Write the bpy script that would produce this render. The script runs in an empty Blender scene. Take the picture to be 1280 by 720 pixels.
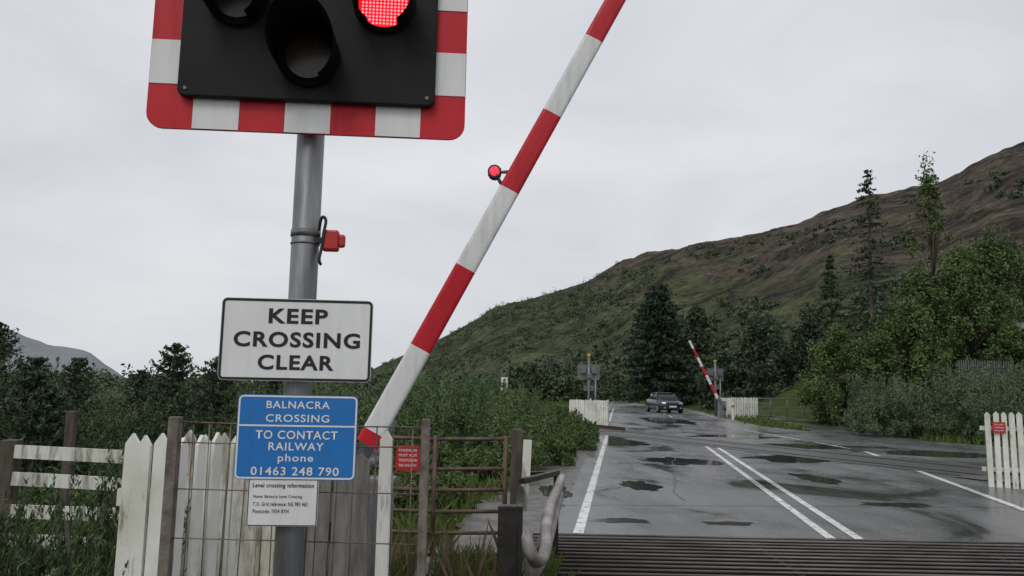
import bpy, bmesh, math, random
import numpy as np
from mathutils import Vector, Matrix, noise as mnoise
random.seed(7); rng=np.random.default_rng(11)
R=math.radians
sc=bpy.context.scene
col=sc.collection

# ---------------------------------------------------------------- materials
def newmat(name):
    m=bpy.data.materials.new(name); m.use_nodes=True
    nt=m.node_tree; b=nt.nodes['Principled BSDF']
    return m,nt,b
def ramp(nt,stops):
    r=nt.nodes.new('ShaderNodeValToRGB'); e=r.color_ramp.elements
    while len(e)<len(stops): e.new(0.5)
    for i,(p,c) in enumerate(stops):
        e[i].position=p; e[i].color=(c[0],c[1],c[2],1) if hasattr(c,'__len__') else (c,c,c,1)
    return r
def nz(nt,scale,detail=6,rough=0.6,stretch=(1,1,1),coord='Object',dist=0):
    tc=nt.nodes.new('ShaderNodeTexCoord'); mp=nt.nodes.new('ShaderNodeMapping')
    mp.inputs['Scale'].default_value=stretch
    n=nt.nodes.new('ShaderNodeTexNoise'); n.inputs['Scale'].default_value=scale
    n.inputs['Detail'].default_value=detail; n.inputs['Roughness'].default_value=rough
    n.inputs['Distortion'].default_value=dist
    if coord=='World':
        g=nt.nodes.new('ShaderNodeNewGeometry'); nt.links.new(g.outputs['Position'],mp.inputs[0])
    else: nt.links.new(tc.outputs[coord],mp.inputs[0])
    nt.links.new(mp.outputs[0],n.inputs['Vector']); return n
def bump(nt,b,src,strength,dist=0.02):
    bp=nt.nodes.new('ShaderNodeBump'); bp.inputs['Strength'].default_value=strength; bp.inputs['Distance'].default_value=dist
    nt.links.new(src,bp.inputs['Height']); nt.links.new(bp.outputs[0],b.inputs['Normal']); return bp
def mixc(nt,fac,a,bb,mode='MIX'):
    m=nt.nodes.new('ShaderNodeMix'); m.data_type='RGBA'; m.blend_type=mode
    for s,v in ((m.inputs[0],fac),(m.inputs[6],a),(m.inputs[7],bb)):
        if isinstance(v,bpy.types.NodeSocket): nt.links.new(v,s)
        elif hasattr(v,'__len__'): s.default_value=(v[0],v[1],v[2],1)
        else: s.default_value=v
    return m.outputs[2]
def mat2(name,c1,c2,scale=8,rough=0.6,bmp=0.2,metal=0,stretch=(1,1,1),lo=0.35,hi=0.65,bscale=None,spec=0.5,coord='World',bd=0.01):
    m,nt,b=newmat(name); n=nz(nt,scale,stretch=stretch,coord=coord)
    r=ramp(nt,[(lo,c1),(hi,c2)]); nt.links.new(n.outputs[0],r.inputs[0]); nt.links.new(r.outputs[0],b.inputs['Base Color'])
    b.inputs['Roughness'].default_value=rough; b.inputs['Metallic'].default_value=metal
    b.inputs['Specular IOR Level'].default_value=spec
    if bmp>0:
        n2=nz(nt,bscale or scale*4,coord=coord,stretch=stretch); bump(nt,b,n2.outputs[0],bmp,bd)
    return m
def leafmat(name,c1,c2,c3,clump=0.8):
    m,nt,b=newmat(name)
    g=nt.nodes.new('ShaderNodeNewGeometry')
    r=ramp(nt,[(0.0,c1),(0.6,c2),(1.0,c3)])
    n=nz(nt,clump,3,coord='World')
    ma=nt.nodes.new('ShaderNodeMath'); ma.operation='MULTIPLY_ADD'; ma.inputs[1].default_value=0.45
    nt.links.new(g.outputs['Random Per Island'],ma.inputs[0])
    mr=nt.nodes.new('ShaderNodeMapRange'); mr.inputs[1].default_value=0.3; mr.inputs[2].default_value=0.7; mr.inputs[4].default_value=0.55
    nt.links.new(n.outputs[0],mr.inputs[0]); nt.links.new(mr.outputs[0],ma.inputs[2])
    nt.links.new(ma.outputs[0],r.inputs[0]); nt.links.new(r.outputs[0],b.inputs['Base Color'])
    b.inputs['Roughness'].default_value=0.55; b.inputs['Specular IOR Level'].default_value=0.25
    return m
def enamel(name,c,rough=.35,dirt=.75,spec=.5):
    m,nt,b=newmat(name)
    a=nz(nt,6,6,.65,stretch=(3,3,.35),coord='World'); d=nz(nt,2.2,5,.6,coord='World')
    r=ramp(nt,[(.3,tuple(x*dirt for x in c)),(.55,c)]); nt.links.new(a.outputs[0],r.inputs[0])
    r2=ramp(nt,[(.3,(.90,.91,.88)),(.6,(1,1,1))]); nt.links.new(d.outputs[0],r2.inputs[0])
    nt.links.new(mixc(nt,1,r.outputs[0],r2.outputs[0],'MULTIPLY'),b.inputs['Base Color'])
    rr=ramp(nt,[(.3,rough+.2),(.6,rough)]); nt.links.new(a.outputs[0],rr.inputs[0]); nt.links.new(rr.outputs[0],b.inputs['Roughness'])
    b.inputs['Specular IOR Level'].default_value=spec
    return m

M={}
M['white']=enamel('white_enamel',(0.76,0.76,0.76),.35,.88)
M['red']=enamel('red_enamel',(0.56,0.010,0.022),.4,.85,.35)
M['black']=mat2('black_panel',(0.006,0.007,0.008),(0.012,0.012,0.014),6,0.55,0.05,spec=.2)
M['hood']=mat2('hood_black',(0.004,0.004,0.004),(0.008,0.008,0.008),6,0.8,0.05,spec=.12)
M['ink']=mat2('black_ink',(0.018,0.018,0.018),(0.025,0.025,0.025),6,0.5,0,spec=.3)
M['blue']=enamel('blue_enamel',(0.012,0.17,0.52),.35,.85)
M['textw']=mat2('white_lettering',(0.75,0.75,0.75),(0.68,0.68,0.68),4,0.4,0)
M['galv']=mat2('galvanised_steel',(0.13,0.14,0.145),(0.27,0.28,0.29),7,0.45,0.15,0.4,stretch=(2,2,.3))
M['galvd']=mat2('grey_steel_dark',(0.10,0.105,0.11),(0.2,0.2,0.2),12,0.5,0.2,0.3)
M['rust']=mat2('rusted_steel',(0.10,0.078,0.062),(0.22,0.195,0.17),14,0.7,0.4,0.1)
M['wire']=mat2('fence_wire',(0.14,0.085,0.06),(0.26,0.22,0.2),10,0.6,0,0.4)
M['gate']=mat2('gate_rust',(0.075,0.042,0.033),(0.15,0.095,0.075),10,0.65,0.2,0.2)
M['iron']=mat2('black_iron',(0.012,0.012,0.013),(0.04,0.035,0.03),12,0.45,0.3,0.3)
M['grey_cast']=mat2('worn_cast_steel',(0.13,0.105,0.09),(0.38,0.36,0.35),5,0.5,0.4,0.2)
M['rail']=mat2('rail_steel',(0.05,0.035,0.03),(0.12,0.1,0.09),14,0.4,0.2,0.6)
M['gridbar']=mat2('cattle_grid_steel',(0.065,0.052,0.045),(0.16,0.14,0.13),3,0.40,0.0,0.2,stretch=(.5,3,3))
M['pit_shade']=mat2('pit_shade_black',(0.003,0.003,0.003),(0.006,0.006,0.006),5,0.95,0.2,spec=.05)  # near-black colour standing in for the shade below the grid bars
M['boomw']=enamel('boom_white',(0.72,0.73,0.73),.38,.8)
M['boomr']=enamel('boom_red',(0.52,0.012,0.024),.38,.8,.35)
M['redbox']=mat2('red_plastic',(0.5,0.02,0.02),(0.38,0.02,0.02),8,0.4,0)
M['glass_d']=mat2('lens_dark',(0.018,0.012,0.011),(0.035,0.018,0.014),40,0.2,0)
M['amber']=mat2('lens_amber',(0.03,0.018,0.013),(0.06,0.032,0.018),60,0.2,0)
M['carpaint']=mat2('car_paint',(0.025,0.036,0.055),(0.032,0.045,0.066),3,0.22,0,0.5)
M['carglass']=mat2('car_glass',(0.015,0.018,0.02),(0.02,0.022,0.025),3,0.08,0)
M['tyre']=mat2('tyre_rubber',(0.012,0.012,0.012),(0.02,0.02,0.02),6,0.8,0)
M['lampglass']=mat2('headlamp_glass',(0.7,0.7,0.7),(0.5,0.5,0.5),6,0.1,0,0.5)
M['plate']=mat2('number_plate',(0.7,0.7,0.65),(0.65,0.65,0.6),6,0.4,0)
M['cabin']=mat2('painted_render',(0.50,0.52,0.51),(0.40,0.42,0.41),2,0.7,0.1)
M['roof']=mat2('roof_sheet',(0.16,0.17,0.17),(0.22,0.22,0.22),3,0.6,0.1)
M['rubber']=mat2('crossing_panel',(0.035,0.035,0.036),(0.065,0.063,0.062),5,0.35,0.3)
M['ballast']=mat2('ballast',(0.06,0.05,0.042),(0.2,0.175,0.155),14,0.85,1.0,bscale=16,bd=0.06)
M['yellow']=mat2('yellow_cap',(0.6,0.35,0.03),(0.5,0.3,0.03),8,0.5,0)
M['bark']=mat2('bark',(0.05,0.038,0.028),(0.12,0.10,0.08),6,0.9,0.6,stretch=(1,1,.3))

def timber(name,paint,wood,lo,hi,scale=5):
    m,nt,b=newmat(name)
    n=nz(nt,scale,8,0.7,stretch=(3,3,0.5),coord='World'); n2=nz(nt,1.7,4,0.6,coord='World')
    r=ramp(nt,[(lo,wood),((lo+hi)/2,tuple((a+c)/2 for a,c in zip(wood,paint))),(hi,paint)])
    nt.links.new(n.outputs[0],r.inputs[0])
    r2=ramp(nt,[(0.3,(0.66,0.68,0.56)),(0.55,(1,1,1))]); nt.links.new(n2.outputs[0],r2.inputs[0])
    c=mixc(nt,1.0,r.outputs[0],r2.outputs[0],'MULTIPLY')
    nt.links.new(c,b.inputs['Base Color']); b.inputs['Roughness'].default_value=0.7
    n3=nz(nt,18,6,0.7,stretch=(4,4,0.25),coord='World'); bump(nt,b,n3.outputs[0],0.5,0.006)
    return m
M['wtim']=timber('white_painted_timber',(0.76,0.76,0.72),(0.27,0.24,0.20),0.31,0.43)
M['wtim2']=timber('flaking_painted_timber',(0.70,0.70,0.64),(0.20,0.18,0.15),0.36,0.54)
M['gtim']=timber('weathered_timber',(0.24,0.23,0.215),(0.10,0.095,0.085),0.38,0.62)
M['dtim']=timber('dark_timber',(0.10,0.08,0.06),(0.04,0.033,0.027),0.4,0.6)

def asphalt(name,paint=None):
    m,nt,b=newmat(name)
    big=nz(nt,0.42,6,0.62,stretch=(1,.6,1),coord='World',dist=0.9); mid=nz(nt,1.3,7,0.68,stretch=(1,.25,1),coord='World'); fine=nz(nt,75,3,0.7,coord='World')
    sp=nz(nt,24,4,.75,coord='World')
    r=ramp(nt,[(0.30,(0.072,0.074,0.079)),(0.50,(0.108,0.111,0.116)),(0.72,(0.152,0.154,0.158))]); nt.links.new(mid.outputs[0],r.inputs[0])
    rf=ramp(nt,[(0.3,(0.55,0.55,0.55)),(0.7,(1.4,1.4,1.4))]); nt.links.new(fine.outputs[0],rf.inputs[0])
    c=mixc(nt,1.0,r.outputs[0],rf.outputs[0],'MULTIPLY')
    rs=ramp(nt,[(0.35,(0.72,0.72,0.72)),(0.65,(1.2,1.2,1.2))]); nt.links.new(sp.outputs[0],rs.inputs[0]); c=mixc(nt,1.0,c,rs.outputs[0],'MULTIPLY')
    wet=ramp(nt,[(0.36,(0.58,0.58,0.58)),(0.45,(1,1,1))]); nt.links.new(big.outputs[0],wet.inputs[0]); c=mixc(nt,1.0,c,wet.outputs[0],'MULTIPLY')
    rr=ramp(nt,[(0.35,0.08),(0.44,0.20),(0.68,0.34)])
    nt.links.new(big.outputs[0],rr.inputs[0])
    mm=nt.nodes.new('ShaderNodeMath'); mm.operation='MULTIPLY_ADD'; mm.inputs[1].default_value=0.24
    nt.links.new(mid.outputs[0],mm.inputs[0]); nt.links.new(rr.outputs[0],mm.inputs[2])
    sb=nt.nodes.new('ShaderNodeMath'); sb.operation='SUBTRACT'; sb.inputs[1].default_value=0.09; sb.use_clamp=True; nt.links.new(mm.outputs[0],sb.inputs[0])
    nt.links.new(sb.outputs[0],b.inputs['Roughness']); b.inputs['Specular IOR Level'].default_value=.85
    if paint:
        wn=nz(nt,9,8,0.75,coord='World'); wr=ramp(nt,[(0.37,0.0),(0.49,1.0)]); nt.links.new(wn.outputs[0],wr.inputs[0])
        c=mixc(nt,wr.outputs[0],c,paint)
    nt.links.new(c,b.inputs['Base Color'])
    bp=bump(nt,b,fine.outputs[0],0.35,0.004)
    bs=ramp(nt,[(0.36,0.03),(0.45,0.35)]); nt.links.new(big.outputs[0],bs.inputs[0]); nt.links.new(bs.outputs[0],bp.inputs['Strength'])
    return m
M['asphalt']=asphalt('wet_asphalt'); M['paint']=asphalt('road_paint',(0.80,0.80,0.79))
M['seam']=mat2('tar_seam',(0.03,0.03,0.032),(0.05,0.05,0.05),9,0.3,0)
M['puddle']=mat2('puddle_water',(0.030,0.031,0.033),(0.055,0.056,0.058),30,0.07,0.05,spec=.7,bscale=6,bd=.002)
M['gravel']=mat2('wet_gravel',(0.07,0.066,0.058),(0.19,0.18,0.165),3,0.4,0.9,bscale=60,bd=0.02)
def groundmat():
    m,nt,b=newmat('grassland')
    a=nz(nt,0.5,6,0.65,coord='World'); d=nz(nt,14,6,0.7,coord='World')
    r=ramp(nt,[(0.3,(0.035,0.05,0.014)),(0.5,(0.055,0.075,0.02)),(0.68,(0.10,0.095,0.035))]); nt.links.new(a.outputs[0],r.inputs[0])
    r2=ramp(nt,[(0.3,(0.5,0.5,0.5)),(0.7,(1.2,1.2,1.1))]); nt.links.new(d.outputs[0],r2.inputs[0])
    nt.links.new(mixc(nt,1,r.outputs[0],r2.outputs[0],'MULTIPLY'),b.inputs['Base Color'])
    b.inputs['Roughness'].default_value=0.9; b.inputs['Specular IOR Level'].default_value=0.1
    bump(nt,b,d.outputs[0],0.8,0.06); return m
M['ground']=groundmat()
def hillmat():
    m,nt,b=newmat('hazed_moor_hillside')  # distance haze is painted into the base colours, slightly greyed and lifted
    g=nt.nodes.new('ShaderNodeNewGeometry'); sx=nt.nodes.new('ShaderNodeSeparateXYZ'); nt.links.new(g.outputs['Position'],sx.inputs[0])
    big=nz(nt,0.013,8,0.70,coord='World',dist=0.8); mid=nz(nt,0.045,9,0.76,coord='World',dist=.4); fine=nz(nt,0.30,7,0.82,coord='World')
    pat=nz(nt,0.028,9,.78,coord='World',dist=1.2)
    green=ramp(nt,[(0.34,(0.044,0.055,0.034)),(0.5,(0.082,0.095,0.053)),(0.66,(0.135,0.142,0.080))]); nt.links.new(mid.outputs[0],green.inputs[0])
    heath=ramp(nt,[(0.34,(0.052,0.044,0.041)),(0.5,(0.104,0.083,0.072)),(0.66,(0.158,0.142,0.102))]); nt.links.new(mid.outputs[0],heath.inputs[0])
    xr=nt.nodes.new('ShaderNodeMapRange'); xr.inputs[1].default_value=0; xr.inputs[2].default_value=170; xr.inputs[3].default_value=-0.19; xr.inputs[4].default_value=0.10
    nt.links.new(sx.outputs[0],xr.inputs[0])
    zr=nt.nodes.new('ShaderNodeMapRange'); zr.inputs[1].default_value=5; zr.inputs[2].default_value=110; zr.inputs[3].default_value=-0.06; zr.inputs[4].default_value=0.18
    nt.links.new(sx.outputs[2],zr.inputs[0])
    s1=nt.nodes.new('ShaderNodeMath'); nt.links.new(xr.outputs[0],s1.inputs[0]); nt.links.new(zr.outputs[0],s1.inputs[1])
    s2=nt.nodes.new('ShaderNodeMath'); nt.links.new(s1.outputs[0],s2.inputs[0]); nt.links.new(big.outputs[0],s2.inputs[1])
    fr=ramp(nt,[(0.46,0.0),(0.58,1.0)]); nt.links.new(s2.outputs[0],fr.inputs[0])
    c=mixc(nt,fr.outputs[0],green.outputs[0],heath.outputs[0])
    pr=ramp(nt,[(0.42,(0.42,0.46,0.42)),(0.50,(1,1,1)),(0.62,(1.15,1.15,1.02))]); nt.links.new(pat.outputs[0],pr.inputs[0]); c=mixc(nt,1,c,pr.outputs[0],'MULTIPLY')
    rk=nz(nt,.12,6,.8,coord='World',dist=.5); rkr=ramp(nt,[(.66,0.0),(.72,.7)]); nt.links.new(rk.outputs[0],rkr.inputs[0]); c=mixc(nt,rkr.outputs[0],c,(.21,.21,.205))
    f2=ramp(nt,[(0.36,(0.40,0.42,0.40)),(0.5,(0.95,0.95,0.95)),(0.64,(1.5,1.46,1.35))]); nt.links.new(fine.outputs[0],f2.inputs[0])
    nt.links.new(mixc(nt,1,c,f2.outputs[0],'MULTIPLY'),b.inputs['Base Color'])
    b.inputs['Roughness'].default_value=0.95; b.inputs['Specular IOR Level'].default_value=0.05
    bump(nt,b,mid.outputs[0],.8,8.0); return m
M['hill']=hillmat()
M['mount']=mat2('hazed_distant_moor',(0.19,0.21,0.225),(0.235,0.25,0.265),0.004,0.95,0,spec=0.05)  # grey-blue base colour has the distance haze painted in
M['gorse']=leafmat('gorse_foliage',(0.028,0.048,0.022),(0.062,0.096,0.040),(0.12,0.155,0.065))
M['pine']=leafmat('pine_foliage',(0.019,0.034,0.017),(0.042,0.067,0.031),(0.08,0.11,0.048),2)
M['green']=leafmat('shrub_foliage',(0.040,0.072,0.024),(0.085,0.135,0.048),(0.155,0.21,0.085),0.6)
M['willow']=leafmat('willow_foliage',(0.042,0.072,0.022),(0.092,0.140,0.045),(0.155,0.205,0.075),0.35)
M['sage']=leafmat('sallow_foliage',(0.06,0.092,0.048),(0.105,0.15,0.078),(0.165,0.21,0.12),0.5)
M['dark']=leafmat('conifer_foliage',(0.017,0.032,0.017),(0.033,0.055,0.028),(0.055,0.082,0.040),0.4)
M['far']=leafmat('distant_foliage',(0.038,0.056,0.031),(0.063,0.090,0.047),(0.098,0.126,0.066),0.15)
M['grass']=leafmat('grass_blades',(0.045,0.070,0.016),(0.095,0.13,0.03),(0.18,0.18,0.07),0.8)
M['dry']=leafmat('seeding_grass',(0.07,0.055,0.035),(0.13,0.105,0.065),(0.22,0.19,0.12),2)

# ---------------------------------------------------------------- geometry helpers
def link(o,parent=None):
    col.objects.link(o)
    if parent: o.parent=parent
    return o
def empty(name,loc=(0,0,0),rz=0):
    e=bpy.data.objects.new(name,None); e.location=loc; e.rotation_euler=(0,0,rz); e.empty_display_size=.3; col.objects.link(e); return e
def mobj(name,v,f,mat,parent=None,smooth=False,loc=(0,0,0),rot=(0,0,0)):
    me=bpy.data.meshes.new(name); me.from_pydata([tuple(p) for p in v],[],f); me.update()
    if smooth: me.polygons.foreach_set('use_smooth',[True]*len(me.polygons))
    me.materials.append(mat)
    o=bpy.data.objects.new(name,me); o.location=loc; o.rotation_euler=rot
    return link(o,parent)
def bev(o,w,seg=2):
    m=o.modifiers.new('b','BEVEL'); m.width=w; m.segments=seg; m.limit_method='ANGLE'; return o
def box(name,size,loc,mat,parent=None,rot=(0,0,0),b=0):
    x,y,z=[s/2 for s in size]
    v=[(-x,-y,-z),(x,-y,-z),(x,y,-z),(-x,y,-z),(-x,-y,z),(x,-y,z),(x,y,z),(-x,y,z)]
    f=[(0,3,2,1),(4,5,6,7),(0,1,5,4),(1,2,6,5),(2,3,7,6),(3,0,4,7)]
    o=mobj(name,v,f,mat,parent,loc=loc,rot=rot)
    if b: bev(o,b)
    return o
def rods(name,segs,mat,parent=None,sides=8,smooth=True):
    V=[];F=[]
    for s in segs:
        p0,p1,r0=Vector(s[0]),Vector(s[1]),s[2]; r1=s[3] if len(s)>3 else r0
        d=(p1-p0).normalized(); a=d.orthogonal().normalized(); b=d.cross(a); k=len(V)
        for p,r in((p0,r0),(p1,r1)):
            for i in range(sides):
                t=2*math.pi*i/sides; V.append(p+a*math.cos(t)*r+b*math.sin(t)*r)
        for i in range(sides):
            j=(i+1)%sides; F.append((k+i,k+j,k+sides+j,k+sides+i))
        F.append(tuple(k+i for i in range(sides))[::-1]); F.append(tuple(k+sides+i for i in range(sides)))
    o=mobj(name,V,F,mat,parent)
    if smooth:
        o.data.polygons.foreach_set('use_smooth',[len(p.vertices)==4 for p in o.data.polygons])
    return o
def path(name,pts,r,mat,parent=None):
    cu=bpy.data.curves.new(name,'CURVE'); cu.dimensions='3D'; cu.bevel_depth=r; cu.bevel_resolution=3; cu.use_fill_caps=True
    sp=cu.splines.new('NURBS'); sp.points.add(len(pts)-1)
    for p,q in zip(sp.points,pts): p.co=(q[0],q[1],q[2],1)
    sp.use_endpoint_u=True; sp.order_u=3
    cu.materials.append(mat); o=bpy.data.objects.new(name,cu); return link(o,parent)
def rrect(w,h,r,n=6):
    pts=[]
    for cx,cz,a0 in((w/2-r,h/2-r,0),(-w/2+r,h/2-r,90),(-w/2+r,-h/2+r,180),(w/2-r,-h/2+r,270)):
        for i in range(n+1):
            a=R(a0+90*i/n); pts.append((cx+r*math.cos(a),cz+r*math.sin(a)))
    return pts
def plate(name,pts,y0,y1,mat,parent,c=(0,0)):
    n=len(pts); V=[(p[0]+c[0],y0,p[1]+c[1]) for p in pts]+[(p[0]+c[0],y1,p[1]+c[1]) for p in pts]
    F=[tuple(range(n)),tuple(range(2*n-1,n-1,-1))]+[(i,i+n,(i+1)%n+n,(i+1)%n) for i in range(n)]
    return mobj(name,V,F,mat,parent)
def ringplate(name,w,h,r,t,y,mat,parent,c=(0,0)):
    o=rrect(w,h,r); i=rrect(w-2*t,h-2*t,max(r-t,0.002)); n=len(o)
    V=[(p[0]+c[0],y,p[1]+c[1]) for p in o]+[(p[0]+c[0],y,p[1]+c[1]) for p in i]
    F=[(k,(k+1)%n,(k+1)%n+n,k+n) for k in range(n)]
    return mobj(name,V,F,mat,parent)
def text(name,s,w,h,cx,cz,y,mat,parent,bold=0.02):
    cu=bpy.data.curves.new('t','FONT'); cu.body=s; cu.offset=bold; cu.space_character=1.12; cu.resolution_u=4
    o=bpy.data.objects.new('t',cu); col.objects.link(o)
    bpy.context.view_layer.update()
    dg=bpy.context.evaluated_depsgraph_get(); me=bpy.data.meshes.new_from_object(o.evaluated_get(dg))
    bpy.data.objects.remove(o)
    n=len(me.vertices); co=np.empty(n*3); me.vertices.foreach_get('co',co); co=co.reshape(-1,3)
    mn=co.min(0);mx=co.max(0)
    out=np.zeros_like(co); out[:,0]=(co[:,0]-(mn[0]+mx[0])/2)*w/(mx[0]-mn[0])+cx
    out[:,2]=(co[:,1]-(mn[1]+mx[1])/2)*h/(mx[1]-mn[1])+cz; out[:,1]=y
    me.vertices.foreach_set('co',out.ravel()); me.materials.clear(); me.materials.append(mat); me.update()
    ob=bpy.data.objects.new(name,me); return link(ob,parent)
def pickets(name,p0,p1,n,w,h,th,mat,parent=None,z0=0,pt=0.05,jit=0.01):
    p0=Vector((p0[0],p0[1],0));p1=Vector((p1[0],p1[1],0)); d=(p1-p0).normalized(); nrm=Vector((-d.y,d.x,0))
    V=[];F=[]
    for i in range(n):
        c=p0.lerp(p1,(i+.5)/n)+nrm*random.uniform(-.004,.004); hh=h+random.uniform(-jit,jit); tl=random.uniform(-.9,.9)*jit; ww=w*random.uniform(.93,1.05)
        prof=[(-ww/2,0),(ww/2,0),(ww/2+tl,hh-pt),(tl,hh),(-ww/2+tl,hh-pt)]
        k=len(V)
        for s in(-1,1):
            for a,z in prof: V.append(c+d*a+nrm*(s*th/2)+Vector((0,0,z0+z)))
        F.append((k,k+1,k+2,k+3,k+4)); F.append((k+9,k+8,k+7,k+6,k+5))
        for j in range(5): F.append((k+j,k+5+j,k+5+(j+1)%5,k+(j+1)%5))
    o=mobj(name,V,F,mat,parent); 
    bm=bmesh.new(); bm.from_mesh(o.data); bmesh.ops.recalc_face_normals(bm,faces=bm.faces); bm.to_mesh(o.data); bm.free()
    return o
def railbox(name,p0,p1,hh,th,mat,parent=None,b=0):
    p0=Vector(p0);p1=Vector(p1);d=p1-p0; L=d.length; rz=math.atan2(d.y,d.x); ry=-math.asin(d.z/L)
    return box(name,(L,th,hh),(p0+p1)/2,mat,parent,rot=(0,ry,rz),b=b)

# numpy quad cloud -----------------------------------------------------------
def quads_obj(name,Vs,mat,parent=None,k=4):
    n=len(Vs); me=bpy.data.meshes.new(name)
    me.vertices.add(n*k); me.vertices.foreach_set('co',Vs.reshape(-1).astype(np.float32))
    me.loops.add(n*k); me.loops.foreach_set('vertex_index',np.arange(n*k,dtype=np.int32))
    me.polygons.add(n); me.polygons.foreach_set('loop_start',np.arange(0,n*k,k,dtype=np.int32))
    me.update(calc_edges=True); me.validate(); me.materials.append(mat)
    o=bpy.data.objects.new(name,me); return link(o,parent)
def leaf_quads(P,size,asp=0.5,updir=None):
    n=len(P); a=rng.normal(size=(n,3)); 
    if updir is not None: a=a*0.6+np.array(updir)
    a/=np.linalg.norm(a,axis=1)[:,None]
    t=rng.normal(size=(n,3)); b=np.cross(a,t); b/=np.linalg.norm(b,axis=1)[:,None]
    s=(size*rng.uniform(.6,1.3,n))[:,None]
    return np.stack([P-a*s,P+b*s*asp,P+a*s,P-b*s*asp],axis=1)
def blob_pts(c,r,n):
    d=rng.normal(size=(n,3)); d/=np.linalg.norm(d,axis=1)[:,None]
    rad=rng.uniform(0,1,n)**0.5; rad=rad*(1+.28*rng.normal(size=n)); return np.array(c)+d*rad[:,None]*np.array(r)
def shrub_pts(x,y,z,Rr,H,nb=26,nl=90):
    out=[]
    for i in range(nb):
        a=rng.uniform(0,2*math.pi); q=math.sqrt(rng.uniform(0,1)); hz=rng.uniform(0.10,.90)
        lim=math.sqrt(max(0.05,1-(max(hz-.35,0)/.70)**2))
        px=x+Rr*q*lim*math.cos(a)*.9; py=y+Rr*q*lim*math.sin(a)*.9; pz=z+H*hz*(1-.3*q)*rng.uniform(.75,1.05)
        br=rng.uniform(.10,.26)*Rr; out.append(blob_pts((px,py,pz),(br,br,br*rng.uniform(.7,1.3)),nl))
    for i in range(int(nb*.8)):
        a=rng.uniform(0,2*math.pi); q=math.sqrt(rng.uniform(0,1))*.85
        t=rng.uniform(0,1,nl//3); h0=H*(.72-.3*q); L=H*rng.uniform(.2,.5)
        p=np.stack([x+Rr*q*math.cos(a)*(1+.2*t),y+Rr*q*math.sin(a)*(1+.2*t),z+h0+L*t],1)
        p+=rng.normal(size=p.shape)*(.055*Rr*(1.15-t))[:,None]; out.append(p)
    return np.concatenate(out)
def shrub_mass(name,lst,leaf,mat,nb=26,nl=90,asp=.5,up=None,stems=True):
    P=np.concatenate([shrub_pts(*s,nb=nb,nl=nl) for s in lst])
    e=quads_obj(name,leaf_quads(P,leaf,asp,up),mat)
    if stems:
        sg=[]
        for s in lst:
            x,y,z,Rr,H=s
            for i in range(6):
                a=random.uniform(0,6.28); sg.append(((x,y,z-.1),(x+.5*Rr*math.cos(a),y+.5*Rr*math.sin(a),z+H*.8),.03*H/2,.006*H/2))
        rods('stems',sg,M['bark'],e,5)
    return e
def conifer(name,x,y,z,H,Rr,mat,levels=45,nbr=9,nq=14,leaf=0.18,sparse=1.0,droop=.25,power=.8,base=.08):
    e=empty(name,(x,y,z)); sg=[((0,0,-.2),(0,0,H*.5),H*.010+.02,H*.007+.01),((0,0,H*.5),(0.02*H*random.uniform(-.3,.3),0,H),H*.007+.01,.008)]
    P=[]
    for l in range(levels):
        f=base+(1-base)*(l+random.random())/levels
        L0=Rr*(1-f)**power
        for k in range(nbr):
            if random.random()>sparse: continue
            a=random.uniform(0,6.28); L=L0*random.uniform(.4,1.15)+.04*Rr
            d=np.array([math.cos(a),math.sin(a)])
            u=rng.uniform(.1,1,nq)**.7
            p=np.zeros((nq,3)); p[:,:2]=d*(u*L)[:,None]; p[:,2]=f*H-droop*L*u**1.3+.12*L*u**3
            p+=rng.normal(size=(nq,3))*leaf*np.array([.5,.5,.3]); P.append(p)
            if sparse<.8 or k%3==0: sg.append(((0,0,f*H),(d[0]*L,d[1]*L,f*H-droop*L+.12*L),.010*H/8+.004,.004))
    P=np.concatenate(P); quads_obj('needles',leaf_quads(P,leaf,.35),mat,e)
    rods('trunk_and_branches',sg,M['bark'],e,6); return e
def broadleaf(name,x,y,z,H,Rr,mat,leaf=.2,nb=40,nl=70,lo=.2):
    e=empty(name,(x,y,z)); sg=[((0,0,-.2),(0,0,H*.45),.014*H,.010*H),((0,0,H*.45),(.03*H,0,H*.95),.010*H,.003*H)]
    P=[]
    for i in range(nb):
        a=random.uniform(0,6.28); f=random.uniform(lo,1.0); w=Rr*math.sin(min(1,(1.06-f)*1.35)*math.pi/2)*random.uniform(.2,1.05)
        c=(w*math.cos(a),w*math.sin(a),H*f); s0=max(.15,f-.22)
        sg.append(((0.02*H*s0,0,H*s0),c,.004*H,.0015*H)); br=Rr*random.uniform(.08,.23)
        P.append(blob_pts(c,(br,br,br*1.0),nl))
        if i%2==0:
            t=rng.uniform(0,1,nl//3); p=np.array(c)+np.stack([t*w*.25*math.cos(a),t*w*.25*math.sin(a),t*H*.12],1); p+=rng.normal(size=p.shape)*.05*Rr; P.append(p)
    quads_obj('leaves',leaf_quads(np.concatenate(P),leaf,.5),mat,e); rods('trunk_and_limbs',sg,M['bark'],e,6); return e
def grass(name,pts,h,w,mat,lean=.35):
    P=np.array(pts,dtype=float); n=len(P); a=rng.uniform(0,6.28,n); hh=h*rng.uniform(.45,1.2,n); ww=w*rng.uniform(.6,1.3,n)
    dx=np.stack([np.cos(a),np.sin(a),0*a],1); l=rng.normal(size=(n,3))*lean; l[:,2]=1; 
    tip=P+l*hh[:,None]; mid=P+(l*np.array([.35,.35,.55]))*hh[:,None]
    V=np.stack([P-dx*ww[:,None],P+dx*ww[:,None],mid+dx*ww[:,None]*.7,tip],1)
    return quads_obj(name,V,mat)

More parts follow.
